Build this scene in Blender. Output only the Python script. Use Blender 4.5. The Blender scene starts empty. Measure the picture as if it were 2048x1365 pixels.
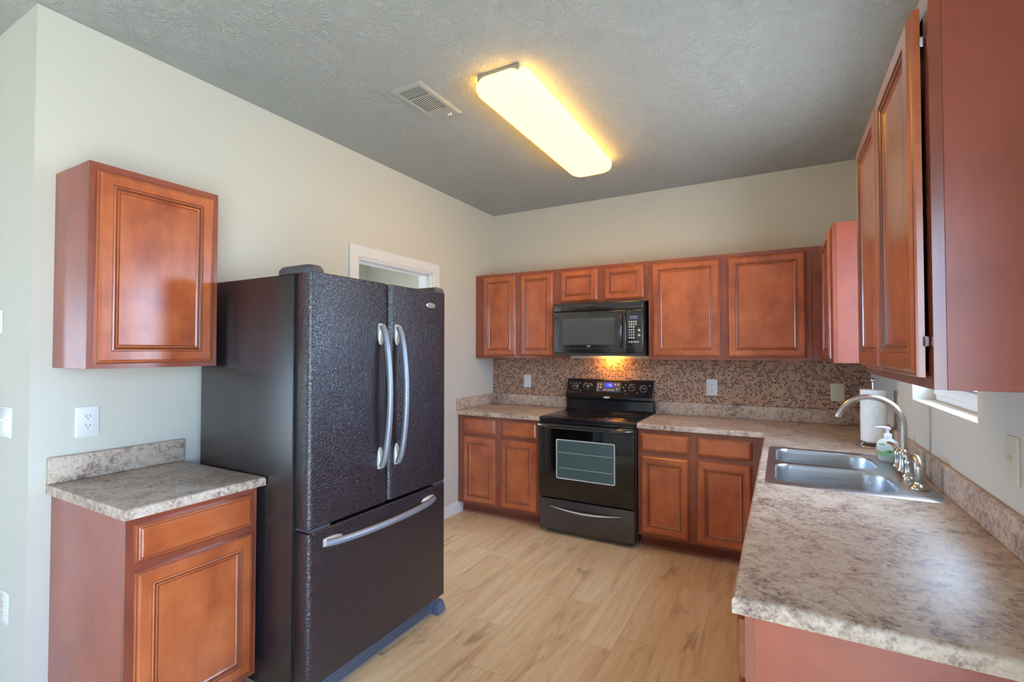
import bpy, bmesh, math, random
from mathutils import Vector, Matrix
random.seed(7)
SC = bpy.context.scene
COL = SC.collection
PI = math.pi

# ------------------------------------------------------------------ camera
cam_d = bpy.data.cameras.new('camera'); cam = bpy.data.objects.new('camera', cam_d); COL.objects.link(cam)
cam.location = (2.5506, -4.1988, 1.4437)
cam.rotation_euler = (math.radians(90 + 1.1633), 0, math.radians(29.0748))
cam_d.sensor_width = 36.0; cam_d.lens = 969.84 / 2048 * 36.0
cam_d.clip_start = 0.02; cam_d.clip_end = 200
SC.camera = cam

# ------------------------------------------------------------------ world, exposure
SC.view_settings.view_transform = 'Standard'
SC.view_settings.look = 'None'
SC.view_settings.gamma = 1.0
SC.view_settings.use_curve_mapping = False
SC.view_settings.exposure = 1.08
SC.cycles.use_denoising = True
SC.cycles.max_bounces = 10
SC.cycles.diffuse_bounces = 6
SC.cycles.sample_clamp_indirect = 6.0
SC.cycles.caustics_reflective = False
SC.cycles.caustics_refractive = False
SKY_STRENGTH = 12.5
world = bpy.data.worlds.new('daylight'); SC.world = world; world.use_nodes = True
wn = world.node_tree.nodes; wl = world.node_tree.links
for n in list(wn): wn.remove(n)
wo = wn.new('ShaderNodeOutputWorld'); wb = wn.new('ShaderNodeBackground')
wt = wn.new('ShaderNodeTexCoord'); wsep = wn.new('ShaderNodeSeparateXYZ'); wr = wn.new('ShaderNodeValToRGB')
wmap = wn.new('ShaderNodeMapRange'); wmap.inputs[1].default_value = -1; wmap.inputs[2].default_value = 1
wl.new(wt.outputs['Generated'], wsep.inputs[0]); wl.new(wsep.outputs[2], wmap.inputs[0])
wl.new(wmap.outputs[0], wr.inputs[0]); wl.new(wr.outputs[0], wb.inputs[0]); wl.new(wb.outputs[0], wo.inputs[0])
e = wr.color_ramp.elements
e[0].position = 0.0; e[0].color = (0.56, 0.64, 0.68, 1)
e[1].position = 1.0; e[1].color = (0.50, 0.72, 1.0, 1)
k = e.new(0.47); k.color = (0.56, 0.68, 0.76, 1)
k = e.new(0.52); k.color = (0.45, 0.67, 1.0, 1)
wb.inputs[1].default_value = SKY_STRENGTH

# ------------------------------------------------------------------ key dimensions (metres)
W, H = 3.0916, 2.8141          # right wall, ceiling
YE = -3.4613                   # where the left wall ends
CT = 0.914                     # worktop height
UZ, UT = 1.3761, 2.1565        # wall cabinets
YB = -8.0                      # far end of the open-plan room behind the camera
XL = -4.5

# ------------------------------------------------------------------ helpers: objects
def tag(o, label=None, cat=None, group=None, kind=None):
    if label: o['label'] = label
    if cat: o['category'] = cat
    if group: o['group'] = group
    if kind: o['kind'] = kind
    return o
def thing(name, label, cat, loc=(0, 0, 0), rotz=0.0, group=None):
    o = bpy.data.objects.new(name, None); COL.objects.link(o)
    o.location = loc; o.rotation_euler = (0, 0, rotz); o.empty_display_size = 0.1
    return tag(o, label, cat, group)
def obj(name, bm, mats, parent=None, smooth=30, loc=None, label=None):
    bmesh.ops.recalc_face_normals(bm, faces=bm.faces[:])
    me = bpy.data.meshes.new(name); bm.to_mesh(me); bm.free()
    if not isinstance(mats, (list, tuple)): mats = [mats]
    for m in mats: me.materials.append(m)
    if smooth:
        me.polygons.foreach_set('use_smooth', [True] * len(me.polygons))
        me.set_sharp_from_angle(angle=math.radians(smooth))
    o = bpy.data.objects.new(name, me); COL.objects.link(o)
    if parent: o.parent = parent
    if loc: o.location = loc
    if label: o['label'] = label
    return o
def struct(name, bm, mats, smooth=0, parent=None):
    o = obj(name, bm, mats, parent, smooth)
    if parent is None: o['kind'] = 'structure'
    return o

# ------------------------------------------------------------------ helpers: meshes
def NB(): return bmesh.new()
def merge(bm, tmp, mat=0):
    for f in tmp.faces: f.material_index = mat
    me = bpy.data.meshes.new('tmp'); tmp.to_mesh(me); tmp.free(); bm.from_mesh(me); bpy.data.meshes.remove(me)
def box(bm, lo, hi, bev=0.0, seg=2, mat=0, rot=None, piv=None):
    t = bmesh.new()
    bmesh.ops.create_cube(t, size=1.0)
    s = [hi[i] - lo[i] for i in range(3)]; c = [(hi[i] + lo[i]) / 2 for i in range(3)]
    for v in t.verts: v.co = Vector((v.co.x * s[0] + c[0], v.co.y * s[1] + c[1], v.co.z * s[2] + c[2]))
    if bev > 0:
        bmesh.ops.bevel(t, geom=t.edges[:], offset=min(bev, min(s) * 0.49), segments=seg, affect='EDGES', profile=0.5)
    if rot is not None:
        p = Vector(piv if piv else c)
        for v in t.verts: v.co = rot @ (v.co - p) + p
    merge(bm, t, mat)
    return bm
def rrect(x0, x1, y0, y1, r, n=6):
    """closed loop of a rounded rectangle; r one radius or (x0y0, x1y0, x1y1, x0y1)"""
    if not isinstance(r, (tuple, list)): r = (r,) * 4
    out = []
    for (cx, cy, rr, a0) in ((x0 + r[0], y0 + r[0], r[0], PI), (x1 - r[1], y0 + r[1], r[1], 1.5 * PI),
                             (x1 - r[2], y1 - r[2], r[2], 0.0), (x0 + r[3], y1 - r[3], r[3], 0.5 * PI)):
        for i in range(n + 1):
            a = a0 + 0.5 * PI * i / n
            out.append((cx + rr * math.cos(a), cy + rr * math.sin(a)))
    return out
def loft(bm, loops, cap0=True, cap1=True, mat=0, closed=True):
    """quads between successive loops of the same number of 3D points"""
    vs = [[bm.verts.new(p) for p in L] for L in loops]
    n = len(vs[0])
    for a, b in zip(vs[:-1], vs[1:]):
        for i in range(n if closed else n - 1):
            j = (i + 1) % n
            f = bm.faces.new((a[i], a[j], b[j], b[i])); f.material_index = mat
    if cap0: f = bm.faces.new(list(reversed(vs[0]))); f.material_index = mat
    if cap1: f = bm.faces.new(vs[-1]); f.material_index = mat
    return bm
def lathe(bm, prof, c=(0, 0, 0), n=24, axis='z', mat=0, cap0=True, cap1=True):
    loops = []
    for r, h in prof:
        L = []
        for i in range(n):
            a = 2 * PI * i / n; u, v = r * math.cos(a), r * math.sin(a)
            if axis == 'z': p = (c[0] + u, c[1] + v, c[2] + h)
            elif axis == 'y': p = (c[0] + u, c[1] + h, c[2] + v)
            else: p = (c[0] + h, c[1] + u, c[2] + v)
            L.append(p)
        loops.append(L)
    return loft(bm, loops, cap0, cap1, mat)
def tube(bm, pts, rad, n=12, mat=0, flat=None):
    """swept tube; rad a number or one per point; flat = (a, b) scales of the section along side and up"""
    P = [Vector(p) for p in pts]; m = len(P)
    R = rad if isinstance(rad, (list, tuple)) else [rad] * m
    T = []
    for i in range(m):
        d = P[min(i + 1, m - 1)] - P[max(i - 1, 0)]; T.append(d.normalized())
    up = Vector((0, 0, 1)) if abs(T[0].z) < 0.9 else Vector((0, 1, 0))
    N = (up - T[0] * up.dot(T[0])).normalized(); loops = []
    fa, fb = flat if flat else (1, 1)
    for i in range(m):
        N = (N - T[i] * N.dot(T[i])).normalized(); B = T[i].cross(N)
        loops.append([tuple(P[i] + N * (R[i] * fa * math.cos(2 * PI * j / n)) + B * (R[i] * fb * math.sin(2 * PI * j / n))) for j in range(n)])
    return loft(bm, loops, True, True, mat)
def cells(bm, xs, ys, keep, lo, hi, axes=(0, 1, 2), mat=0):
    """solid made of grid cells keep(cx, cy); axes: which world axes xs, ys and the thickness run along"""
    def P(a, b, c):
        p = [0, 0, 0]; p[axes[0]] = a; p[axes[1]] = b; p[axes[2]] = c; return tuple(p)
    xs = sorted(xs); ys = sorted(ys); nx, ny = len(xs) - 1, len(ys) - 1
    K = [[keep((xs[i] + xs[i + 1]) / 2, (ys[j] + ys[j + 1]) / 2) for j in range(ny)] for i in range(nx)]
    V = {}
    def v(i, j, s):
        if (i, j, s) not in V: V[(i, j, s)] = bm.verts.new(P(xs[i], ys[j], hi if s else lo))
        return V[(i, j, s)]
    def k(i, j): return 0 <= i < nx and 0 <= j < ny and K[i][j]
    for i in range(nx):
        for j in range(ny):
            if not K[i][j]: continue
            fs = [(v(i, j, 1), v(i + 1, j, 1), v(i + 1, j + 1, 1), v(i, j + 1, 1)), (v(i, j, 0), v(i, j + 1, 0), v(i + 1, j + 1, 0), v(i + 1, j, 0))]
            if not k(i - 1, j): fs.append((v(i, j, 0), v(i, j, 1), v(i, j + 1, 1), v(i, j + 1, 0)))
            if not k(i + 1, j): fs.append((v(i + 1, j, 0), v(i + 1, j + 1, 0), v(i + 1, j + 1, 1), v(i + 1, j, 1)))
            if not k(i, j - 1): fs.append((v(i, j, 0), v(i + 1, j, 0), v(i + 1, j, 1), v(i, j, 1)))
            if not k(i, j + 1): fs.append((v(i, j + 1, 0), v(i, j + 1, 1), v(i + 1, j + 1, 1), v(i + 1, j + 1, 0)))
            for f in fs:
                q = bm.faces.new(f); q.material_index = mat
    return bm
def prism(bm, outline, axis, a, b, mat=0):
    """outline of 2D points extruded along axis from a to b; the other two axes in order"""
    o = [i for i in range(3) if i != axis]
    def P(p, h):
        q = [0, 0, 0]; q[axis] = h; q[o[0]] = p[0]; q[o[1]] = p[1]; return tuple(q)
    return loft(bm, [[P(p, a) for p in outline], [P(p, b) for p in outline]], True, True, mat)

# ------------------------------------------------------------------ helpers: materials
def lin(c):
    c = c / 255.0
    return c / 12.92 if c <= 0.04045 else ((c + 0.055) / 1.055) ** 2.4
def rgb(r, g, b): return (lin(r), lin(g), lin(b), 1.0)
def mat(name, col, rough=0.5, metal=0.0, coat=0.0, spec=0.5, emit=None, es=0.0):
    m = bpy.data.materials.new(name); m.use_nodes = True
    p = m.node_tree.nodes['Principled BSDF']
    p.inputs['Base Color'].default_value = col; p.inputs['Roughness'].default_value = rough
    p.inputs['Metallic'].default_value = metal; p.inputs['Coat Weight'].default_value = coat
    p.inputs['Coat Roughness'].default_value = 0.18; p.inputs['Specular IOR Level'].default_value = spec
    if emit: p.inputs['Emission Color'].default_value = emit; p.inputs['Emission Strength'].default_value = es
    return m
class G:
    """small node graph helper"""
    def __init__(s, m): s.m = m; s.t = m.node_tree; s.p = s.t.nodes['Principled BSDF']
    def n(s, kind, **kw):
        q = s.t.nodes.new('ShaderNode' + kind)
        for a, b in kw.items(): setattr(q, a, b)
        return q
    def set(s, sock, v):
        if hasattr(v, 'links') or isinstance(v, bpy.types.NodeSocket): s.t.links.new(v, sock)
        else: sock.default_value = v
    def math(s, op, a, b=0.0, c=0.0):
        q = s.n('Math', operation=op)
        for i, x in enumerate((a, b, c)): s.set(q.inputs[i], x)
        return q.outputs[0]
    def coords(s, rand=True):
        c = s.n('TexCoord').outputs['Object']
        if rand:
            r = s.n('ObjectInfo').outputs['Random']
            add = s.n('VectorMath', operation='ADD'); s.set(add.inputs[0], c)
            k = s.n('VectorMath', operation='SCALE'); k.inputs[0].default_value = (37.0, 51.0, 23.0); s.set(k.inputs['Scale'], r)
            s.set(add.inputs[1], k.outputs[0]); c = add.outputs[0]
        return c
    def scale(s, c, v):
        q = s.n('VectorMath', operation='MULTIPLY'); s.set(q.inputs[0], c); q.inputs[1].default_value = v; return q.outputs[0]
    def noise(s, c, scale, detail=4, rough=0.55, dist=0.0):
        q = s.n('TexNoise'); s.set(q.inputs['Vector'], c); q.inputs['Scale'].default_value = scale
        q.inputs['Detail'].default_value = detail; q.inputs['Roughness'].default_value = rough; q.inputs['Distortion'].default_value = dist
        return q.outputs['Fac']
    def ramp(s, f, stops, interp='LINEAR'):
        q = s.n('ValToRGB'); s.set(q.inputs[0], f); q.color_ramp.interpolation = interp
        e = q.color_ramp.elements
        while len(e) < len(stops): e.new(0.5)
        for x, (p, c) in zip(e, stops): x.position = p; x.color = c if len(c) == 4 else (*c, 1)
        return q.outputs[0]
    def mix(s, f, a, b, blend='MIX'):
        q = s.n('Mix', data_type='RGBA', blend_type=blend); s.set(q.inputs[0], f); s.set(q.inputs[6], a); s.set(q.inputs[7], b)
        return q.outputs[2]
    def col(s, c): s.set(s.p.inputs['Base Color'], c)
    def bump(s, h, strength=0.2, dist=0.002):
        q = s.n('Bump'); q.inputs['Strength'].default_value = strength; q.inputs['Distance'].default_value = dist
        s.set(q.inputs['Height'], h); s.set(s.p.inputs['Normal'], q.outputs[0])
    def rough(s, v): s.set(s.p.inputs['Roughness'], v)

def wood(name, dark, mid, light, axis=2, rough=0.34, coat=0.9):
    m = mat(name, mid, rough, coat=coat); g = G(m); c = g.coords()
    sc = [9.0, 9.0, 9.0]; sc[axis] = 1.6
    s2 = [70.0, 70.0, 70.0]; s2[axis] = 3.0
    big = g.noise(g.scale(c, (3.4, 3.4, 3.4)), 1.6, 4, 0.6)
    g1 = g.noise(g.scale(c, sc), 1.0, 5, 0.6, 0.6)
    g2 = g.noise(g.scale(c, s2), 1.0, 3, 0.6)
    f = g.math('ADD', g.math('MULTIPLY', g1, 0.34), g.math('ADD', g.math('MULTIPLY', big, 0.58), g.math('MULTIPLY', g2, 0.10)))
    g.col(g.ramp(f, [(0.36, dark), (0.5, mid), (0.66, light)]))
    g.bump(g2, 0.03, 0.001)
    return m
CH = dict(dark=rgb(142, 64, 30), mid=rgb(175, 88, 46), light=rgb(195, 108, 60))
M_wood_v = wood('cherry_stain_upright', axis=2, **CH)
M_wood_h = wood('cherry_stain_level', axis=0, **CH)
M_frame = wood('cherry_face_frame', rgb(118, 54, 38), rgb(136, 66, 46), rgb(150, 76, 52), 2)
M_panel = wood('cherry_end_panel', rgb(140, 64, 48), rgb(154, 74, 56), rgb(164, 82, 62), 2, 0.40, 0.55)
M_panel.node_tree.nodes['Principled BSDF'].inputs['Coat Roughness'].default_value = 0.26
M_glaze = mat('dark_glaze_in_grooves', rgb(108, 54, 34), 0.35, coat=0.3)
M_toe = mat('cherry_toe_board', rgb(122, 62, 48), 0.45)
M_edge = mat('pale_shoe_moulding', rgb(150, 84, 66), 0.45)

def paint(name, col, rough=0.75, bump=0.06):
    m = mat(name, col, rough, spec=0.3); g = G(m); c = g.coords(False)
    g.bump(g.noise(c, 130, 3, 0.6), bump, 0.002)
    return m
M_wall = paint('wall_paint', rgb(206, 202, 190))
M_trim = mat('white_trim_paint', rgb(225, 226, 226), 0.35)
M_white = mat('white_plastic', rgb(226, 226, 222), 0.3)
M_ivory = mat('ivory_plastic', rgb(220, 210, 184), 0.35)
M_slot = mat('dark_slot', rgb(60, 55, 50), 0.6)

# stippled ceiling
M_ceil = mat('textured_ceiling', rgb(176, 180, 178), 0.9, spec=0.2); g = G(M_ceil); c = g.coords(False)
wv = g.noise(c, 5.0, 2, 0.5)
sw = g.n('TexNoise'); g.set(sw.inputs['Vector'], c); sw.inputs['Scale'].default_value = 9.0; sw.inputs['Detail'].default_value = 1.0
ad = g.n('VectorMath', operation='MULTIPLY_ADD'); g.set(ad.inputs[0], sw.outputs['Color']); ad.inputs[1].default_value = (0.45, 0.45, 0); g.set(ad.inputs[2], c)
st = g.noise(g.scale(ad.outputs[0], (26, 70, 1)), 1.0, 2, 0.5, 0.8)
st2 = g.noise(g.scale(ad.outputs[0], (74, 24, 1)), 1.0, 2, 0.5, 0.8)
pick = g.ramp(g.noise(c, 7.0, 1, 0.5), [(0.46, (0, 0, 0)), (0.54, (1, 1, 1))])
hh = g.mix(pick, st, st2)
g.bump(g.ramp(hh, [(0.42, (0, 0, 0)), (0.62, (1, 1, 1))]), 0.6, 0.006)

# oak planks (run along y)
M_floor = mat('oak_planks', rgb(200, 165, 120), 0.36); g = G(M_floor); c = g.coords(False)
sp = g.n('SeparateXYZ'); g.set(sp.inputs[0], c)
PW, PL = 0.182, 1.22
row = g.math('FLOOR', g.math('DIVIDE', sp.outputs[0], PW))
wr_ = g.n('TexWhiteNoise', noise_dimensions='1D'); g.set(wr_.inputs['W'], row)
yy = g.math('ADD', g.math('DIVIDE', sp.outputs[1], PL), g.math('MULTIPLY', wr_.outputs[0], 5.0))
coln = g.math('FLOOR', yy)
cmb = g.n('CombineXYZ'); g.set(cmb.inputs[0], row); g.set(cmb.inputs[1], coln)
w2 = g.n('TexWhiteNoise', noise_dimensions='2D'); g.set(w2.inputs['Vector'], cmb.outputs[0])
tone = w2.outputs[0]
offv = g.n('VectorMath', operation='MULTIPLY'); g.set(offv.inputs[0], w2.outputs['Color']); offv.inputs[1].default_value = (9, 9, 9)
ca = g.n('VectorMath', operation='ADD'); g.set(ca.inputs[0], c); g.set(ca.inputs[1], offv.outputs[0])
gr = g.noise(g.scale(ca.outputs[0], (14, 1.3, 1)), 1.0, 6, 0.62, 1.2)
fine = g.noise(g.scale(ca.outputs[0], (120, 5, 1)), 1.0, 3, 0.6)
knot = g.noise(g.scale(ca.outputs[0], (7, 2.2, 1)), 1.0, 3, 0.6, 0.6)
f = g.math('ADD', g.math('MULTIPLY', gr, 0.62), g.math('ADD', g.math('MULTIPLY', fine, 0.16), g.math('ADD', g.math('MULTIPLY', tone, 0.11), 0.03)))
base = g.ramp(f, [(0.30, rgb(178, 138, 98)), (0.44, rgb(212, 176, 134)), (0.58, rgb(226, 196, 156)), (0.72, rgb(234, 208, 172))])
base = g.mix(g.ramp(knot, [(0.60, (0, 0, 0)), (0.74, (0.85, 0.85, 0.85))]), base, rgb(150, 116, 86))
fx_ = g.math('FRACT', g.math('DIVIDE', sp.outputs[0], PW)); fy_ = g.math('FRACT', yy)
ex = g.math('MINIMUM', fx_, g.math('SUBTRACT', 1.0, fx_)); ey = g.math('MINIMUM', fy_, g.math('SUBTRACT', 1.0, fy_))
seam = g.math('MAXIMUM', g.math('LESS_THAN', ex, 0.008), g.math('LESS_THAN', ey, 0.0014))
g.col(g.mix(g.math('MULTIPLY', seam, 0.38), base, rgb(120, 90, 62)))
g.bump(g.math('SUBTRACT', fine, seam), 0.08, 0.001)

# mottled laminate that imitates granite
M_lam = mat('granite_pattern_laminate', rgb(186, 170, 150), 0.36); g = G(M_lam); c = g.coords(False)
cc = g.scale(c, (1.0, 1.0, 1.0))
b1 = g.noise(cc, 6.0, 5, 0.62, 0.8); b2 = g.noise(cc, 40.0, 5, 0.7, 0.7); b3 = g.noise(cc, 120.0, 3, 0.65)
f = g.math('ADD', g.math('MULTIPLY', b1, 0.36), g.math('ADD', g.math('MULTIPLY', b2, 0.48), g.math('MULTIPLY', b3, 0.28)))
cl = g.ramp(f, [(0.38, rgb(70, 54, 54)), (0.45, rgb(118, 96, 90)), (0.52, rgb(170, 147, 130)), (0.59, rgb(200, 181, 162)), (0.70, rgb(212, 197, 180))])
g.col(cl)

# penny-round mosaic with metallic brown tiles
M_tile = mat('penny_round_mosaic', rgb(130, 100, 85), 0.3); g = G(M_tile); c = g.coords(False)
sp = g.n('SeparateXYZ'); g.set(sp.inputs[0], c)
TP = 0.0185; TQ = TP * math.sqrt(3)
def lattice(ox, oz):
    u = g.math('ADD', g.math('DIVIDE', sp.outputs[0], TP), ox); v = g.math('ADD', g.math('DIVIDE', sp.outputs[2], TQ), oz)
    iu = g.math('FLOOR', u); iv = g.math('FLOOR', v)
    du = g.math('MULTIPLY', g.math('SUBTRACT', g.math('SUBTRACT', u, iu), 0.5), TP)
    dv = g.math('MULTIPLY', g.math('SUBTRACT', g.math('SUBTRACT', v, iv), 0.5), TQ)
    d = g.math('SQRT', g.math('ADD', g.math('MULTIPLY', du, du), g.math('MULTIPLY', dv, dv)))
    cb = g.n('CombineXYZ'); g.set(cb.inputs[0], iu); g.set(cb.inputs[1], iv); cb.inputs[2].default_value = ox * 7.0
    wn_ = g.n('TexWhiteNoise', noise_dimensions='3D'); g.set(wn_.inputs['Vector'], cb.outputs[0])
    return d, wn_.outputs[0]
d1, r1 = lattice(0.0, 0.0); d2, r2 = lattice(0.5, 0.5)
near = g.math('LESS_THAN', d1, d2)
d = g.math('MINIMUM', d1, d2)
rr = g.n('Mix', data_type='FLOAT'); g.set(rr.inputs[0], near); g.set(rr.inputs[2], r2); g.set(rr.inputs[3], r1)
tilec = g.ramp(rr.outputs[0], [(0.0, rgb(92, 65, 55)), (0.2, rgb(122, 88, 71)), (0.38, rgb(172, 130, 102)), (0.66, rgb(184, 144, 114)), (0.87, rgb(152, 112, 90))], 'CONSTANT')
inside = g.ramp(d, [(0.38, (1, 1, 1)), (0.44, (0, 0, 0))])
sd = g.math('MULTIPLY', d, 50.0)
inside = g.ramp(sd, [(0.37, (1, 1, 1)), (0.43, (0, 0, 0))])
g.col(g.mix(inside, rgb(196, 168, 146), tilec))
g.rough(g.mix(inside, (0.8, 0.8, 0.8, 1), (0.28, 0.28, 0.28, 1)))
mt = g.math('MULTIPLY', inside, 0.35); g.set(g.p.inputs['Metallic'], mt)
g.bump(g.ramp(sd, [(0.2, (1, 1, 1)), (0.43, (0, 0, 0))]), 0.35, 0.003)

# appliances
def pebble(name, col, rough, scale, strength):
    m = mat(name, col, rough, spec=0.9); g = G(m); c = g.coords(False)
    g.bump(g.noise(c, scale, 3, 0.6, 0.9), strength, 0.003)
    return m
M_fridge = pebble('textured_black_enamel', rgb(34, 29, 37), 0.2, 105, 1.0)
M_fridge_side = pebble('textured_black_side', rgb(36, 32, 35), 0.26, 190, 0.2)
M_black = mat('gloss_black', rgb(37, 37, 40), 0.1, spec=1.0)  # black lifted towards grey to include room reflections
M_blackg = mat('black_glass', rgb(10, 10, 13), 0.04, spec=0.6)
M_satin = mat('satin_black', rgb(56, 51, 50), 0.22, spec=0.8)  # black made lighter and browner to include the floor's reflection
M_dark = mat('dark_gap', rgb(10, 10, 11), 0.7)
M_grey = mat('dark_grey_plastic', rgb(72, 74, 80), 0.45)
M_grille = mat('blue_grey_plastic', rgb(84, 94, 116), 0.45)
M_steel = mat('satin_handle_metal', rgb(150, 156, 168), 0.42, metal=0.6)
M_cap = mat('pale_handle_cap', rgb(200, 198, 190), 0.35, metal=0.3)
M_nickel = mat('brushed_nickel', rgb(196, 190, 182), 0.24, metal=1.0)
M_chrome = mat('chrome', rgb(215, 215, 220), 0.1, metal=1.0)
M_sink = mat('brushed_stainless', rgb(186, 188, 190), 0.3, metal=1.0); g = G(M_sink); c = g.coords(False)
g.rough(g.ramp(g.noise(g.scale(c, (4, 160, 160)), 1, 3), [(0.3, (0.26, 0.26, 0.26)), (0.7, (0.38, 0.38, 0.38))]))
M_badge = mat('silver_badge', rgb(205, 205, 205), 0.3, metal=0.6)
M_print = mat('pale_print', rgb(190, 190, 186), 0.5)
M_oven_in = mat('oven_glass_reflection_tint', rgb(76, 92, 90), 0.08, spec=0.9)  # teal-grey base colour stands in for reflections in the glass
M_mw_in = mat('microwave_glass_reflection_tint', rgb(84, 89, 91), 0.07, spec=0.9)  # grey base colour includes the reflected room
M_lcd = mat('blue_display', rgb(20, 20, 120), 0.3, emit=(0.03, 0.03, 0.6, 1), es=1.0)
M_digit = mat('display_digits', rgb(120, 140, 240), 0.3, emit=(0.2, 0.3, 1.0, 1), es=1.0)
M_mwlcd = mat('mauve_display', rgb(112, 104, 134), 0.25)
M_panelgrey = mat('control_panel_grey', rgb(72, 74, 80), 0.3)
M_cook = mat('ceramic_cooktop', rgb(24, 24, 28), 0.1, spec=0.6); g = G(M_cook); c = g.coords(False)
g.rough(g.ramp(g.noise(c, 9, 4, 0.6), [(0.35, (0.07, 0.07, 0.07)), (0.7, (0.26, 0.26, 0.26))]))
M_ring = mat('burner_ring_print', rgb(70, 70, 76), 0.2)
M_lens = mat('lit_acrylic_lens', rgb(150, 140, 110), 0.4, emit=(1.0, 0.50, 0.065, 1), es=5.0)
M_housing = mat('fixture_housing', rgb(150, 146, 135), 0.5)
M_vent = mat('vent_enamel', rgb(168, 168, 160), 0.5)
M_paper = mat('paper_towel', rgb(236, 238, 240), 0.9); g = G(M_paper); c = g.coords(False)
vo = g.n('TexVoronoi', feature='DISTANCE_TO_EDGE'); g.set(vo.inputs['Vector'], c); vo.inputs['Scale'].default_value = 60
g.bump(vo.outputs[0], 0.25, 0.003)
M_leaf_print = mat('pale_green_print', rgb(190, 208, 196), 0.9)
M_soap = mat('soap_bottle', rgb(214, 224, 216), 0.25); M_soapg = mat('green_label', rgb(160, 200, 150), 0.35); M_leaf = mat('leaf_print', rgb(78, 160, 96), 0.4)
M_pump = mat('white_pump', rgb(236, 236, 240), 0.3)
M_vinyl = mat('window_vinyl', rgb(232, 234, 236), 0.35)
M_sash = mat('sash_strip', rgb(120, 122, 124), 0.4)

# window glass: mostly clear with a mirror-like sheen
M_glass = bpy.data.materials.new('window_glass'); M_glass.use_nodes = True
t = M_glass.node_tree; t.nodes.remove(t.nodes['Principled BSDF'])
tr = t.nodes.new('ShaderNodeBsdfTransparent'); gl = t.nodes.new('ShaderNodeBsdfGlossy'); gl.inputs['Roughness'].default_value = 0.02
mx = t.nodes.new('ShaderNodeMixShader'); mx.inputs[0].default_value = 0.05
t.links.new(tr.outputs[0], mx.inputs[1]); t.links.new(gl.outputs[0], mx.inputs[2])
t.links.new(mx.outputs[0], t.nodes['Material Output'].inputs[0])

# ------------------------------------------------------------------ room shell
struct('floor', box(NB(), (XL - 0.12, YB - 0.12, -0.1), (W + 0.15, 0.12, 0.0)), M_floor)
struct('ceiling', box(NB(), (XL - 0.12, YB - 0.12, H), (W + 0.15, 0.12, H + 0.1)), M_ceil)
struct('wall_back', box(NB(), (-0.12, 0.0, 0.0), (W, 0.12, H)), M_wall)
DY0, DY1, DZ = -1.81, -0.985, 2.095      # doorway behind the refrigerator
bm = cells(NB(), [YE, DY0, DY1, 0.0], [0.0, DZ, H], lambda a, b: not (DY0 < a < DY1 and b < DZ), -0.12, 0.0, (1, 2, 0))
struct('wall_left', bm, M_wall)
struct('wall_return', box(NB(), (XL, YE, 0.0), (-0.12, YE + 0.12, H)), M_wall)
# small room beyond the doorway; opening in its rear wall added for light
bm = cells(NB(), [-2.5, -2.1, -0.7, 0.0], [0.0, 0.8, 2.1, H], lambda a, b: not (-2.1 < a < -0.7 and 0.8 < b < 2.1), -1.75, -1.65, (1, 2, 0)); struct('wall_closet_rear', bm, M_wall)
struct('wall_closet_near', box(NB(), (-1.65, -2.5, 0), (-0.12, -2.4, H)), M_wall)
struct('wall_closet_far', box(NB(), (-1.65, -0.1, 0), (-0.12, 0.0, H)), M_wall)
WY0, WY1, WZ0, WZ1 = -2.134, -1.258, 1.214, 2.135      # window over the sink
PY0, PY1, PZ0, PZ1 = -5.7, -4.1, 0.06, 2.12            # large window beside the camera
bm = cells(NB(), [YB, PY0, PY1, WY0, WY1, 0.12], [0.0, PZ0, WZ0, WZ1, PZ1, H],
           lambda a, b: not ((WY0 < a < WY1 and WZ0 < b < WZ1) or (PY0 < a < PY1 and PZ0 < b < PZ1)), W, W + 0.15, (1, 2, 0))
struct('wall_right', bm, M_wall)
QX = [(-2.4, -1.6)]
bm = cells(NB(), [XL - 0.12, QX[0][0], QX[0][1], W + 0.15], [0.0, 0.06, 2.2, H],
           lambda a, b: not (0.06 < b < 2.2 and any(p < a < q for p, q in QX)), YB - 0.12, YB, (0, 2, 1))
struct('wall_rear', bm, M_wall)
bm = cells(NB(), [YB, -6.9, -5.7, YE + 0.12], [0.0, 0.5, 2.0, H], lambda a, b: not (-6.9 < a < -5.7 and 0.5 < b < 2.0), XL - 0.12, XL, (1, 2, 0))
struct('wall_hall', bm, M_wall)

def window(name, plane, axis, a0, a1, z0, z1, fr=0.05, dep=0.05, mid=None, vert=None):
    """window frame with one pane; plane coordinate on `axis` (0 x, 1 y)"""
    bm = NB(); A = 1 - axis
    def bx(p, q, r, s):
        lo = [0, 0, r]; hi = [0, 0, s]; lo[axis] = plane; hi[axis] = plane + dep; lo[A] = p; hi[A] = q
        box(bm, lo, hi, 0.004, 1)
    bx(a0, a0 + fr, z0, z1); bx(a1 - fr, a1, z0, z1); bx(a0 + fr, a1 - fr, z0, z0 + fr); bx(a0 + fr, a1 - fr, z1 - fr, z1)
    if mid: bx(a0 + fr, a1 - fr, mid - 0.02, mid + 0.02)
    if vert: bx(vert - 0.03, vert + 0.03, z0 + fr, z1 - fr)
    root = struct(name, bm, M_vinyl, 30)
    pb = NB(); lo = [0, 0, z0 + fr * 0.8]; hi = [0, 0, z1 - fr * 0.8]
    lo[axis] = plane + dep * 0.45; hi[axis] = plane + dep * 0.55; lo[A] = a0 + fr * 0.8; hi[A] = a1 - fr * 0.8
    box(pb, lo, hi); obj('pane', pb, M_glass, root, 0)
    return root
w1 = window('window_1', W + 0.085, 0, WY0, WY1, WZ0, WZ1, 0.045, 0.055, mid=1.68)
bm = NB(); box(bm, (W + 0.072, WY0 + 0.03, WZ0 + 0.028), (W + 0.10, WY1 - 0.03, WZ0 + 0.075), 0.004, 1); obj('sash_rail', bm, M_vinyl, w1)
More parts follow.
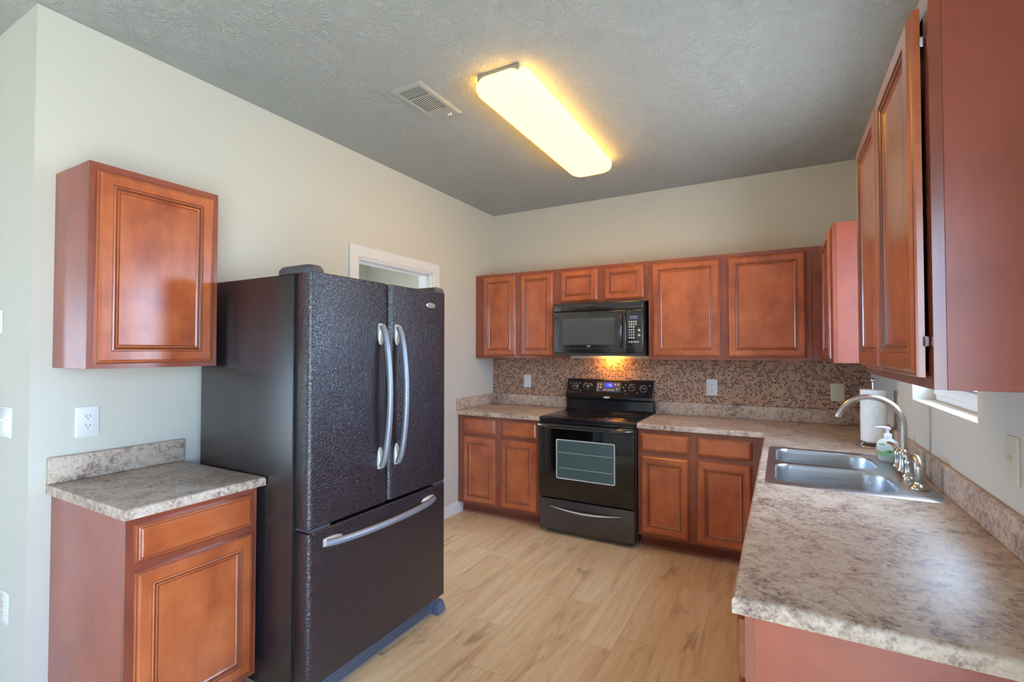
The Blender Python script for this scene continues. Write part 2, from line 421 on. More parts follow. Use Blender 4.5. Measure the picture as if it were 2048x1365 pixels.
bm = NB(); box(bm, (W + 0.068, WY0 + 0.03, WZ0 + 0.075), (W + 0.082, WY1 - 0.03, WZ0 + 0.083), 0.002, 1); obj('sash_strip', bm, M_sash, w1)
window('window_2', W + 0.08, 0, PY0, PY1, PZ0, PZ1, 0.05, 0.055, vert=(PY0 + PY1) / 2)
window('window_3', YB - 0.09, 1, QX[0][0], QX[0][1], 0.06, 2.2, 0.06, 0.05, vert=(QX[0][0] + QX[0][1]) / 2)
window('added_closet_window', -1.74, 0, -2.1, -0.7, 0.8, 2.1, 0.05, 0.05)  # unseen window added to brighten the room beyond the doorway
window('window_5', XL - 0.09, 0, -6.9, -5.7, 0.5, 2.0, 0.05, 0.05, vert=-6.3)

# casing round the doorway (profiled boards) and its jamb
root = bpy.data.objects.new('door_1', None); COL.objects.link(root); root.location = (0, (DY0 + DY1) / 2, 0); root['kind'] = 'structure'
yc = (DY0 + DY1) / 2
def casing_loops():
    prof = [(0.0, 0.0), (0.0, 0.010), (0.012, 0.016), (0.030, 0.012), (0.056, 0.017), (0.074, 0.020), (0.080, 0.017), (0.080, 0.0)]
    loops = []
    for w, h in prof:                      # w outwards from the opening edge, h out of the wall
        o = w - 0.004
        loops.append([(h, DY0 - o - yc, 0.0), (h, DY0 - o - yc, DZ + o), (h, DY1 + o - yc, DZ + o), (h, DY1 + o - yc, 0.0)])
    return loops
bm = NB(); L = casing_loops()
vs = [[bm.verts.new(p) for p in l] for l in L]
for a, b in zip(vs, vs[1:] + vs[:1]):
    for i in range(3): bm.faces.new((a[i], a[i + 1], b[i + 1], b[i]))
obj('casing', bm, M_trim, root, 25)
bm = NB()
for y0, y1 in ((DY0, DY0 + 0.018), (DY1 - 0.018, DY1)): box(bm, (-0.13, y0 - yc, 0), (0.004, y1 - yc, DZ), 0.002, 1)
box(bm, (-0.13, DY0 - yc, DZ - 0.018), (0.004, DY1 - yc, DZ), 0.002, 1)
obj('jamb', bm, M_trim, root, 25)
bm = NB()
for y0, y1 in ((DY0 + 0.018, DY0 + 0.030), (DY1 - 0.030, DY1 - 0.018)): box(bm, (-0.075, y0 - yc, 0), (-0.04, y1 - yc, DZ - 0.018), 0.002, 1)
box(bm, (-0.075, DY0 + 0.018 - yc, DZ - 0.030), (-0.04, DY1 - 0.018 - yc, DZ - 0.018), 0.002, 1)
obj('stop', bm, M_trim, root, 25)

def baseboard(name, pts):
    """pts: (x0,y0,x1,y1, nx, ny) board run with the outward normal"""
    x0, y0, x1, y1, nx, ny = pts
    prof = [(0, 0), (0.014, 0), (0.014, 0.075), (0.010, 0.086), (0.006, 0.096), (0.0, 0.1)]
    bm = NB(); loft(bm, [[(x + nx * d, y + ny * d, z) for d, z in prof] for x, y in ((x0, y0), (x1, y1))])
    return struct(name, bm, M_trim, 30)
baseboard('baseboard_left', (0.0, DY1 + 0.077, 0.0, -0.545, 1, 0))
baseboard('baseboard_return', (XL, YE, -0.002, YE, 0, -1))
# mosaic splashback glued on the rear wall between worktop and wall cabinets
struct('wall_back_mosaic', box(NB(), (0.002, -0.008, 1.0175), (W - 0.002, 0.0, UZ - 0.001)), M_tile)

# ------------------------------------------------------------------ cabinets
DOOR_RINGS = [(0.0, 0.0, 0), (0.0, 0.010, 0), (0.003, 0.0135, 0), (0.006, 0.0145, 1), (0.0085, 0.0145, 0), (0.015, 0.0195, 0), (0.047, 0.0195, 0),
              (0.0495, 0.0165, 1), (0.0525, 0.0165, 0), (0.056, 0.0185, 0), (0.0605, 0.0165, 1), (0.063, 0.0135, 1), (0.067, 0.0145, 0), (0.071, 0.0115, 0), (0.0735, 0.0105, 1)]
DRAWER_RINGS = [(0.0, 0.0, 0), (0.0, 0.010, 0), (0.003, 0.0135, 0), (0.006, 0.0145, 1), (0.0085, 0.0145, 0), (0.012, 0.0165, 0), (0.0145, 0.0165, 1), (0.020, 0.0195, 0)]
def panel_mesh(x0, x1, z0, z1, y, rings):
    """concentric-ring raised panel whose back lies at y and whose face looks towards -y"""
    bm = NB(); prev = None
    for ins, dep, mi in rings:
        L = [bm.verts.new(p) for p in ((x0 + ins, y - dep, z0 + ins), (x1 - ins, y - dep, z0 + ins), (x1 - ins, y - dep, z1 - ins), (x0 + ins, y - dep, z1 - ins))]
        if prev:
            for i in range(4):
                f = bm.faces.new((prev[i], prev[(i + 1) % 4], L[(i + 1) % 4], L[i])); f.material_index = mi
        else: bm.faces.new(list(reversed(L)))
        prev = L
    bm.faces.new(prev)
    return bm
def cabinet(name, label, cat, loc, rotz, w, h, d, doors=(), drawers=(), base=False, group=None, gap=0.0005, filler=None, hinges=False, bay=None, mould=True):
    r = thing(name, label, cat, loc, rotz, group)
    z0 = 0.0956 if base else 0.0
    box_bm = NB()
    if bay: cells(box_bm, [-(d - 0.019), bay[2], bay[3], -0.002], [0.0, bay[0], bay[1], w], lambda a, b: not (bay[0] < b < bay[1] and bay[2] < a < bay[3]), z0 + 0.02, h, (1, 0, 2)); box(box_bm, (0.0, -(d - 0.019), z0), (w, -0.002, z0 + 0.02))
    else: box(box_bm, (0.0, -(d - 0.019), z0), (w, -0.002, h), 0.001, 1)
    obj('carcass', box_bm, M_panel, r)
    fb = NB()
    # stiles and rails round every door and drawer opening, butted like a real frame
    rects = [(a + 0.012, b - 0.012, c + 0.012, e2 - 0.012) for a, b, c, e2 in list(doors) + list(drawers)]
    xs = {0.0, w}; zs = {z0, h}
    for a, b, c, e2 in rects: xs |= {a, b}; zs |= {c, e2}
    cells(fb, xs, zs, lambda u, v: not any(a < u < b and c < v < e2 for a, b, c, e2 in rects), -d, -(d - 0.0188), (0, 2, 1))
    obj('face_frame', fb, M_frame, r, 30)
    if filler:
        fm = NB(); box(fm, (filler[0], -d, z0), (filler[1], -(d - 0.0188), h), 0.0008, 1); obj('filler_strip', fm, M_frame, r)
    for a, b, c, e2 in doors:
        dr = obj('door', panel_mesh(a, b, c, e2, -(d + gap), DOOR_RINGS), [M_wood_v, M_glaze], r, 20)
        if hinges:
            hx = b if hinges == 'right' else a
            for zz in (c + 0.07, e2 - 0.07):
                hb = NB(); lathe(hb, [(0.003, -0.010), (0.0045, -0.008), (0.0045, 0.008), (0.003, 0.010)], (hx + (0.004 if hinges == 'right' else -0.004), -(d + 0.005), zz), 10)
                obj('hinge', hb, M_chrome, dr)
    for a, b, c, e2 in drawers:
        obj('drawer', panel_mesh(a, b, c, e2, -(d + gap), DRAWER_RINGS), [M_wood_h, M_glaze], r, 20)
    if base:
        tb = NB(); box(tb, (0.0 if not filler else min(0.0, filler[0]), -(d - 0.075), 0.0), (w if not filler else max(w, filler[1]), -(d - 0.09), z0)); obj('toe_board', tb, M_toe, r)
        for xa in (0.0, w - 0.016):
            tb = NB(); box(tb, (xa, -(d - 0.09), 0.0), (xa + 0.016, -0.002, z0)); obj('plinth', tb, M_panel, r)
        if mould:
            tb = NB(); prism(tb, [(-(d - 0.075), 0.0), (-(d - 0.075), 0.018), (-(d - 0.066), 0.014), (-(d - 0.062), 0.0)], 0, 0.0, w if not filler else filler[1])
            obj('shoe_moulding', tb, M_edge, r)
    return r
BH = 0.914 - 0.0365
R90 = PI / 2
# left wall: one-door wall cabinet and one-door base cabinet
cabinet('wall_cabinet', 'single-door cherry wall cabinet hung alone above the small worktop beside the refrigerator', 'cabinet',
        (0.0, -3.3967, UZ), R90, 0.473, UT - UZ, 0.302, doors=[(0.022, 0.448, 0.018, 0.752)])
cabinet('base_cabinet', 'single-door cherry base cabinet with one drawer, standing under the small worktop beside the refrigerator', 'cabinet',
        (0.0, -3.392, 0.0), R90, 0.468, BH, 0.61, doors=[(0.026, 0.446, 0.118, 0.686)], drawers=[(0.026, 0.446, 0.718, 0.848)], base=True)
# rear wall: wall cabinets
cabinet('wall_cabinet', 'narrow two-door cherry wall cabinet in the corner by the doorway, left of the microwave', 'cabinet',
        (0.003, 0.0, UZ), 0, 0.838, UT - UZ, 0.325, doors=[(0.088, 0.434, 0.024, 0.758), (0.487, 0.812, 0.024, 0.758)])
cabinet('wall_cabinet', 'short cherry wall cabinet with two small doors directly above the black microwave', 'cabinet',
        (0.842, 0.0, 1.843), 0, 0.791, UT - 1.843, 0.325, doors=[(0.041, 0.377, 0.018, 0.290), (0.430, 0.763, 0.018, 0.290)])
cabinet('wall_cabinet', 'wide two-door cherry wall cabinet right of the microwave on the mosaic wall', 'cabinet',
        (1.634, 0.0, UZ), 0, 1.098, UT - UZ, 0.325, doors=[(0.030, 0.520, 0.024, 0.752), (0.577, 1.066, 0.024, 0.752)])
# right wall: corner cabinet and the near one
r = cabinet('wall_cabinet', 'cherry corner wall cabinet seen end-on with its single narrow-looking door edge, above the paper towel', 'cabinet',
            (W, -0.33, UZ), -R90, 0.6595, UT - UZ, 0.2905, doors=[(0.15, 0.632, 0.024, 0.752)])
fm = NB(); box(fm, (-0.3285, -0.2905, 0.0), (-0.0005, -0.002, UT - UZ), 0.001, 1); obj('blind_end', fm, M_panel, r)
fm = NB(); box(fm, (-0.0240, -0.3570, 0.0), (-0.0050, -0.2910, UT - UZ), 0.001, 1); obj('filler_strip', fm, M_frame, r)
r = cabinet('wall_cabinet', 'large two-door cherry wall cabinet nearest the camera, hung past the sink window', 'cabinet',
            (W, -2.19, 1.3701), -R90, 0.823, 2.1531 - 1.3701, 0.2905, doors=[(0.022, 0.405, 0.022, 0.748), (0.410, 0.796, 0.022, 0.748)], gap=0.007, hinges='right')
# base cabinets on the rear wall
cabinet('base_cabinet', 'two-door cherry base cabinet with two drawers between the doorway wall and the range', 'cabinet',
        (0.003, 0.0, 0.0), 0, 0.829, BH, 0.61, doors=[(0.065, 0.398, 0.118, 0.688), (0.452, 0.790, 0.118, 0.688)],
        drawers=[(0.065, 0.400, 0.718, 0.850), (0.456, 0.791, 0.718, 0.850)], base=True)
cabinet('base_cabinet', 'two-door cherry base cabinet with two drawers right of the range, facing the room', 'cabinet',
        (1.6185, 0.0, 0.0), 0, 0.796, BH, 0.61, doors=[(0.020, 0.357, 0.118, 0.682), (0.409, 0.752, 0.112, 0.682)],
        drawers=[(0.020, 0.360, 0.712, 0.842), (0.413, 0.756, 0.712, 0.842)], base=True, filler=(0.7965, 0.853))
# long run under the sink worktop
cabinet('base_cabinet', 'long cherry base run under the sink worktop, its red-brown end panel facing the camera', 'cabinet',
        (W, -0.615, 0.0), -R90, 2.408, BH, 0.617,
        doors=[(0.10 + i * 0.575, 0.10 + i * 0.575 + 0.555, 0.118, 0.686) for i in range(4)],
        drawers=[(0.10 + i * 0.575, 0.10 + i * 0.575 + 0.555, 0.718, 0.846) for i in range(4)], base=True, mould=False, bay=(0.50, 1.41, -0.585, -0.03))

# ------------------------------------------------------------------ worktops
def round_edges(bm, test, r=0.012, seg=4):
    es = [e_ for e_ in bm.edges if test(e_)]
    bmesh.ops.bevel(bm, geom=es, offset=r, segments=seg, affect='EDGES', profile=0.5)
TH = 0.0362
def top_edge(e_, ok):
    a, b = e_.verts[0].co, e_.verts[1].co
    return abs(a.z - CT) < 1e-5 and abs(b.z - CT) < 1e-5 and len(e_.link_faces) == 2 and any(abs(f_.normal.z) < 0.5 for f_ in e_.link_faces) and ok((a + b) / 2)
def splash(parent, lo, hi, name='upstand'):
    b = NB(); box(b, lo, hi, 0.006, 3); return obj(name, b, M_lam, parent)
# small left worktop
r = thing('worktop', 'small mottled granite-look worktop with upstand, left of the refrigerator', 'worktop', (0.3, -3.158, CT - TH))
def rel(bm, o):
    bmesh.ops.translate(bm, verts=bm.verts[:], vec=(-o[0], -o[1], -o[2])); return bm
bm = cells(NB(), [0.002, 0.645], [-3.4096, -2.9058], lambda a, b: True, CT - TH, CT); bm.normal_update()
round_edges(bm, lambda e_: top_edge(e_, lambda m_: m_.x > 0.64 or m_.y > -2.91), 0.014)
obj('slab', rel(bm, r.location), M_lam, r)
b = NB(); box(b, (0.001, -3.4096, CT + 0.0003), (0.0215, -2.9058, 1.0185), 0.005, 3); obj('upstand', rel(b, r.location), M_lam, r)
# corner worktop left of the range
r = thing('worktop', 'granite-look worktop in the corner between the doorway wall and the range', 'worktop', (0.4, -0.3, CT - TH))
bm = cells(NB(), [0.002, 0.835], [-0.645, -0.002], lambda a, b: True, CT - TH, CT); bm.normal_update()
round_edges(bm, lambda e_: top_edge(e_, lambda m_: m_.y < -0.64), 0.014)
obj('slab', rel(bm, r.location), M_lam, r)
b = NB(); box(b, (0.022, -0.0215, CT + 0.0003), (0.835, -0.001, 1.0172), 0.005, 3); obj('upstand', rel(b, r.location), M_lam, r)
b = NB(); box(b, (0.001, -0.643, CT + 0.0003), (0.0215, -0.001, 1.0172), 0.005, 3); obj('upstand', rel(b, r.location), M_lam, r)
# L-shaped worktop with the sink cut-out
SX0, SX1, SY0, SY1 = 2.489, 3.052, -1.992, -1.152
r = thing('worktop', 'large L-shaped granite-look worktop with the sink cut into it', 'worktop', (2.7, -1.0, CT - TH))
hx0, hx1, hy0, hy1 = SX0 + 0.014, SX1 - 0.014, SY0 + 0.014, SY1 - 0.014
def keepL(a, b):
    if a < 2.451 and b < -0.645: return False
    return not (hx0 < a < hx1 and hy0 < b < hy1)
bm = cells(NB(), [1.6175, 2.451, hx0, hx1, W - 0.002], [-3.0426, hy0, hy1, -0.645, -0.002], keepL, CT - TH, CT); bm.normal_update()
round_edges(bm, lambda e_: top_edge(e_, lambda m_: (abs(m_.y + 0.645) < 0.001 and m_.x < 2.45) or abs(m_.x - 2.451) < 0.001 or m_.y < -3.04), 0.012)
obj('slab', rel(bm, r.location), M_lam, r)
b = NB(); box(b, (1.6175, -0.0215, CT + 0.0003), (W - 0.022, -0.001, 1.0172), 0.005, 3); obj('upstand', rel(b, r.location), M_lam, r)
b = NB(); box(b, (W - 0.0215, -3.0426, CT + 0.0003), (W - 0.001, -0.001, 1.0172), 0.006, 3); obj('upstand', rel(b, r.location), M_lam, r)

# ------------------------------------------------------------------ refrigerator
FX, FY0, FY1, FZ, FSP, FSM = 0.903, -2.8998, -1.9989, 1.7657, 0.7207, -2.4514
BXF = 0.805                                  # front of the cabinet body
r = thing('refrigerator', 'tall black french-door refrigerator with bottom freezer and curved handles', 'refrigerator', (0.48, (FY0 + FY1) / 2, 0.0))
o = r.location
b = NB(); box(b, (0.135, FY0, 0.03), (BXF, FY1, FZ - 0.004), 0.006, 2); obj('body', rel(b, o), M_fridge_side, r)
b = NB(); box(b, (BXF, FY0 + 0.012, 0.09), (0.826, FY1 - 0.012, FZ - 0.012)); obj('gasket', rel(b, o), M_dark, r)
def fdoor(y0, y1, z0, z1):
    """door slab with rounded vertical front edges"""
    b = NB(); n = 6; rr_ = 0.022
    out = [(0.826, y0 + 0.004), (0.832, y0)]
    for i in range(n + 1):
        a = -PI / 2 + PI / 2 * i / n; out.append((FX - rr_ + rr_ * math.cos(a), y0 + rr_ + rr_ * math.sin(a)))
    for i in range(n + 1):
        a = PI / 2 * i / n; out.append((FX - rr_ + rr_ * math.cos(a), y1 - rr_ + rr_ * math.sin(a)))
    out += [(0.832, y1), (0.826, y1 - 0.004)]
    cx_, cy_ = (0.826 + FX) / 2, (y0 + y1) / 2
    def lp(z, s): return [(cx_ + (x - cx_) * (1 - s * 2 / (FX - 0.826)), cy_ + (y - cy_) * (1 - s * 2 / (y1 - y0)), z) for x, y in out]
    loft(b, [lp(z0, 0.004), lp(z0 + 0.004, 0.0), lp(z1 - 0.004, 0.0), lp(z1, 0.004)])
    return rel(b, o)
dl = obj('door', fdoor(FY0, FSM - 0.003, FSP + 0.006, FZ), M_fridge, r, 40)
dr = obj('door', fdoor(FSM + 0.003, FY1, FSP + 0.006, FZ), M_fridge, r, 40)
df = obj('freezer_drawer', fdoor(FY0, FY1, 0.098, FSP - 0.008), M_fridge, r, 40)
def bow(axis, a0, a1, fixed, depth, name, parent):
    """arched bar handle with broad end caps; axis 'z' or 'y'"""
    b = NB(); n = 22; pts = []; rad = []
    for i in range(n + 1):
        u = i / n; s = math.sin(PI * u) ** 0.55; p = FX + 0.010 + (depth - 0.010) * s
        a = a0 + (a1 - a0) * u
        pts.append((p, fixed, a) if axis == 'z' else (p, a, fixed)); rad.append(0.0150)
    tube(b, pts, rad, 12)
    h = obj(name, rel(b, o), M_steel, parent, 50)
    for a, s in ((a0, 1), (a1, -1)):
        c = NB(); loops = []
        for k_ in range(9):
            u = k_ / 8; aa = a + s * (-0.012 + 0.10 * u); wd = 0.019 * math.sqrt(max(0.0, 1 - (2 * u - 0.75) ** 2 / 1.7)); hi_ = 0.004 + 0.016 * math.sin(PI * min(1, u * 1.1)) * (1 - 0.5 * u)
            L = []
            for q in range(10):
                t_ = PI * q / 9; off = -wd * math.cos(t_); up = FX + 0.0005 + hi_ * math.sin(t_)
                L.append((up, fixed + off, aa) if axis == 'z' else (up, aa, fixed + off))
            loops.append(L)
        loft(c, loops, True, True, closed=True)
        obj('end_cap', rel(c, o), M_cap, h, 60)
    return h
bow('z', 0.905, 1.560, -2.507, 0.062, 'handle', dl)
bow('z', 0.905, 1.560, -2.396, 0.062, 'handle', dr)
bow('y', -2.815, -2.120, 0.655, 0.062, 'handle', df)
for y0, y1 in ((FY0 - 0.004, FY0 + 0.085), (FY1 - 0.085, FY1 + 0.004)):
    b = NB(); L = []
    for z, s in ((FZ - 0.004, 0.0), (FZ + 0.012, 0.0), (FZ + 0.026, 0.006), (FZ + 0.030, 0.014)):
        L.append([(x, y, z) for x, y in rrect(0.695 + s * 2, 0.898 - s, y0 + s, y1 - s, 0.026 if s < 0.01 else 0.02, 5)])
    loft(b, L); obj('hinge_cover', rel(b, o), M_grey, r, 40)
for y0, y1, z in ((FY0 + 0.01, FY0 + 0.115, FSP - 0.002), (FY1 - 0.10, FY1 - 0.01, FSP - 0.002)):
    b = NB(); box(b, (0.815, y0, z - 0.005), (0.899, y1, z + 0.006), 0.002, 1); obj('hinge_bracket', rel(b, o), M_grey, r)
b = NB(); box(b, (0.790, FY0 + 0.03, 0.012), (0.868, FY1 - 0.03, 0.088), 0.006, 2); gb = obj('base_grille', rel(b, o), M_grille, r)
b = NB()
for i in range(4): box(b, (0.866, FY0 + 0.10, 0.024 + i * 0.014), (0.871, FY1 - 0.10, 0.031 + i * 0.014), 0.001, 1)
obj('slats', rel(b, o), M_grey, gb)
for y0, y1 in ((FY0 + 0.012, FY0 + 0.085), (FY1 - 0.068, FY1 + 0.004)):
    b = NB(); prism(b, [(0.80, 0.0), (0.905, 0.0), (0.905, 0.022), (0.885, 0.058), (0.80, 0.062)], 1, y0, y1)
    bmesh.ops.bevel(b, geom=b.edges[:], offset=0.004, segments=2, affect='EDGES'); obj('foot', rel(b, o), M_grille, r)
b = NB(); box(b, (0.16, FY0 + 0.06, 0.0), (0.22, FY1 - 0.06, 0.032)); obj('rear_roller', rel(b, o), M_dark, r)
# oval maker's badge
b = NB(); lathe(b, [(1.0, 0.0), (1.0, 0.6), (0.93, 1.0)], n=28, axis='x')
for v in b.verts: v.co = Vector((FX + v.co.x * 0.003 - o.x, v.co.y * 0.038 - 2.135 - o.y, v.co.z * 0.0135 + 1.687 - o.z))
bd = obj('badge', b, M_badge, dr, 40)
b = NB()
for s in (1, -1): tube(b, [(FX + 0.0035 - o.x, -2.135 + 0.024 * math.cos(a) * s - o.y, 1.687 + 0.0075 * math.sin(a) * s - o.z) for a in [i * PI / 10 for i in range(11)]], 0.0012, 6)
for i in range(5): box(b, (FX + 0.003 - o.x, -2.151 + i * 0.007 - o.y, 1.6845 - o.z), (FX + 0.0038 - o.x, -2.148 + i * 0.007 - o.y, 1.6895 - o.z))
obj('badge_print', b, M_grey, bd)

# ------------------------------------------------------------------ range
RX0, RX1, RF = 0.8405, 1.6095, -0.655
r = thing('range', 'black freestanding electric range with glass oven door between the base cabinets', 'range', ((RX0 + RX1) / 2, -0.34, 0.0))
o = r.location
b = NB(); box(b, (RX0, RF + 0.03, 0.028), (RX1, -0.026, 0.893), 0.003, 1); obj('body', rel(b, o), M_satin, r)
for x in (RX0 + 0.05, RX1 - 0.05):
    for y in (RF + 0.07, -0.08):
        b = NB(); lathe(b, [(0.018, 0.0), (0.02, 0.004), (0.014, 0.012), (0.012, 0.03)], (x, y, 0), 14); obj('foot', rel(b, o), M_dark, r)
# storage drawer with its curved grip hollow drawn as a flat dark shade piece
b = NB(); box(b, (RX0 + 0.002, RF - 0.022, 0.035), (RX1 - 0.002, RF + 0.029, 0.275), 0.008, 3); sd_ = obj('storage_drawer', rel(b, o), M_satin, r)
b = NB(); n = 16; xa, xb = RX0 + 0.095, RX1 - 0.10; up_, dn_ = [], []
for i in range(n + 1):
    u = i / n; x = xa + (xb - xa) * u; up_.append((x, 0.222)); dn_.append((x, 0.222 - 0.026 * math.sin(PI * u)))
yq = RF - 0.0235
loops_f = [[(x, yq, z) for x, z in up_] + [(x, yq, z) for x, z in reversed(dn_[1:-1])]]
loops_f.append([(x, yq + 0.006, z) for x, _, z in loops_f[0]])
loft(b, loops_f); obj('grip_shade', rel(b, o), M_dark, sd_)
b = NB()
tube(b, [(x, yq - 0.002, z - 0.002) for x, z in dn_], [0.002 + 0.006 * math.sin(PI * i / n) for i in range(n + 1)], 8)
obj('grip_lip', rel(b, o), M_cap, sd_, 60)
# oven door
b = NB(); box(b, (RX0 + 0.001, RF - 0.026, 0.288), (RX1 - 0.001, RF + 0.029, 0.872), 0.007, 3); od = obj('oven_door', rel(b, o), M_blackg, r)
b = NB(); L = [[(x, RF - 0.0262, z) for x, z in rrect(0.992, 1.466, 0.444, 0.752, 0.012)], [(x, RF - 0.0275, z) for x, z in rrect(0.992, 1.466, 0.444, 0.752, 0.012)], [(x, RF - 0.0275, z) for x, z in rrect(1.000, 1.458, 0.452, 0.744, 0.010)], [(x, RF - 0.0262, z) for x, z in rrect(1.000, 1.458, 0.452, 0.744, 0.010)]]
loft(b, L, False, False); wf = obj('window_border', rel(b, o), M_print, od, 30)
b = NB(); loft(b, [[(x, RF - 0.0262, z) for x, z in rrect(1.000, 1.458, 0.452, 0.744, 0.010)], [(x, RF - 0.0266, z) for x, z in rrect(1.000, 1.458, 0.452, 0.744, 0.010)]]); wo_ = obj('oven_window', rel(b, o), M_oven_in, od)
for z in (0.530, 0.650):
    b = NB(); tube(b, [(1.012, RF - 0.0268, z), (1.446, RF - 0.0268, z)], 0.0014, 6); obj('rack', rel(b, o), M_print, wo_)
# broad bar handle over the door
b = NB(); n = 18
pts = []
for i in range(n + 1):
    u = i / n; x = RX0 + 0.004 + (RX1 - RX0 - 0.008) * u; s = min(1.0, 6 * min(u, 1 - u)); pts.append((x, RF - 0.030 - 0.032 * math.sin(s * PI / 2), 0.853))
tube(b, pts, 0.019, 12, flat=(0.95, 0.75)); obj('handle', rel(b, o), M_black, od, 50)
# ceramic top
b = NB(); box(b, (RX0 - 0.0005, RF - 0.020, 0.8935), (RX1 + 0.0005, -0.12, 0.9175), 0.006, 3); ck = obj('cooktop', rel(b, o), M_cook, r)
b = NB(); box(b, (RX0 + 0.004, RF - 0.018, 0.8745), (RX1 - 0.004, RF + 0.03, 0.893), 0.003, 1); obj('front_trim', rel(b, o), M_black, r)
for x, y, q in ((RX0 + 0.19, -0.52, 0.115), (RX1 - 0.19, -0.52, 0.09), (RX0 + 0.19, -0.26, 0.08), (RX1 - 0.19, -0.26, 0.11)):
    b = NB(); lathe(b, [(q - 0.004, 0.9176), (q - 0.004, 0.9181), (q, 0.9181), (q, 0.9176)], (x, y, 0), 40, cap0=False, cap1=False); obj('burner_ring', rel(b, o), M_ring, ck, 30)
# backguard: riser, overhanging slanted control console
b = NB(); prism(b, [(-0.026, 0.90), (-0.118, 0.90), (-0.118, 0.9185), (-0.105, 0.935), (-0.098, 1.035), (-0.026, 1.035)], 0, RX0 + 0.001, RX1 - 0.001)
obj('backguard', rel(b, o), M_black, r, 30)
b = NB(); cp = [(-0.026, 1.012), (-0.108, 1.012), (-0.126, 1.028), (-0.124, 1.048), (-0.105, 1.070), (-0.070, 1.180), (-0.060, 1.193), (-0.026, 1.193)]
prism(b, cp, 0, RX0, RX1); bmesh.ops.bevel(b, geom=[e_ for e_ in b.edges if abs(e_.verts[0].co.x - e_.verts[1].co.x) < 1e-6], offset=0.003, segments=2, affect='EDGES')
cons = obj('control_console', rel(b, o), M_black, r, 30)
ang = math.atan2(0.035, 0.110)              # slant of the console face
def on_face(x, z, out=0.0):
    u = (z - 1.070) / 0.110; y = -0.105 + 0.035 * u
    return Vector((x, y - out * math.cos(ang), z + out * math.sin(ang)))
RF_ = Matrix.Rotation(-ang, 3, 'X')
def face_box(b, x0, x1, z0, z1, out, thick=0.0012, bev=0.0, mat_=0):
    c = on_face((x0 + x1) / 2, (z0 + z1) / 2, out)
    h = (z1 - z0) / math.cos(ang) / 2
    box(b, (c.x - (x1 - x0) / 2, c.y - thick, c.z - h), (c.x + (x1 - x0) / 2, c.y + thick, c.z + h), bev, 2, mat_, RF_, tuple(c))
    return b
b = NB(); face_box(b, 1.120, 1.338, 1.083, 1.168, 0.001, 0.002, 0.0015); kp = obj('keypad', rel(b, o), M_panelgrey, cons)
b = NB(); face_box(b, 1.196, 1.268, 1.122, 1.162, 0.0032); lc = obj('display', rel(b, o), M_lcd, kp)
b = NB()
for i, (dx, segs) in enumerate(((0.0, 'm'), (0.013, 'r'), (0.026, 'o'), (0.039, 'o'))):
    x = 1.208 + dx
    if 'm' in segs: face_box(b, x, x + 0.008, 1.141, 1.144, 0.0046, 0.0004)
    if 'r' in segs: face_box(b, x + 0.004, x + 0.0065, 1.134, 1.151, 0.0046, 0.0004)
    if 'o' in segs:
        face_box(b, x, x + 0.002, 1.134, 1.151, 0.0046, 0.0004); face_box(b, x + 0.007, x + 0.009, 1.134, 1.151, 0.0046, 0.0004)
        face_box(b, x, x + 0.009, 1.149, 1.151, 0.0046, 0.0004); face_box(b, x, x + 0.009, 1.134, 1.136, 0.0046, 0.0004)
obj('digits', rel(b, o), M_digit, lc)
keys = [(1.133 + i * 0.024, 1.148 - j * 0.024) for i in range(2) for j in range(3) if not (i == 1 and j == 2)]
keys += [(1.190 + i * 0.021, 1.102) for i in range(5)] + [(1.287, 1.148), (1.312, 1.150), (1.305, 1.110)]
for x, z in keys:
    b = NB(); face_box(b, x - 0.0065, x + 0.0065, z - 0.006, z + 0.006, 0.0030, 0.0006, 0.0005); obj('button', rel(b, o), M_print, kp)
for x, z in ((0.918, 1.128), (1.022, 1.130), (1.432, 1.131), (1.530, 1.124)):
    b = NB(); lathe(b, [(0.030, 0.0), (0.030, 0.0015), (0.028, 0.0015), (0.028, 0.0)], n=28, axis='y', cap0=False, cap1=False)
    kz = NB(); lathe(kz, [(0.023, 0.0), (0.023, -0.006), (0.018, -0.010), (0.016, -0.024), (0.010, -0.028)], n=24, axis='y')
    box(kz, (-0.004, -0.031, -0.017), (0.004, -0.010, 0.017), 0.0015, 1)
    c = on_face(x, z, 0.0)
    for q in (b, kz):
        for v in q.verts: v.co = RF_ @ v.co + c
    for v in b.verts: v.co += Vector((0, -0.0016, 0.0005))
    kn = obj('knob', rel(kz, o), M_black, cons, 40); obj('dial_ring', rel(b, o), M_print, kn, 30)
for x, z in ((0.872, 1.152), (0.962, 1.155), (1.062, 1.150), (1.075, 1.138), (0.970, 1.092), (1.378, 1.152), (1.360, 1.128), (1.375, 1.100), (1.382, 1.075), (1.482, 1.088), (1.582, 1.150)):
    b = NB(); face_box(b, x - 0.005, x + 0.005, z - 0.003, z + 0.003, 0.0007, 0.0004); obj('marking', rel(b, o), M_print, cons)
b = NB(); lathe(b, [(1.0, 0.0), (1.0, -0.6), (0.9, -1.0)], n=26, axis='y')
for v in b.verts: v.co = Vector((v.co.x * 0.030 + 1.222 - o.x, v.co.y * 0.003 - 0.1262 - o.y, v.co.z * 0.0095 + 1.040 - o.z))
obj('badge', b, M_badge, cons, 40)

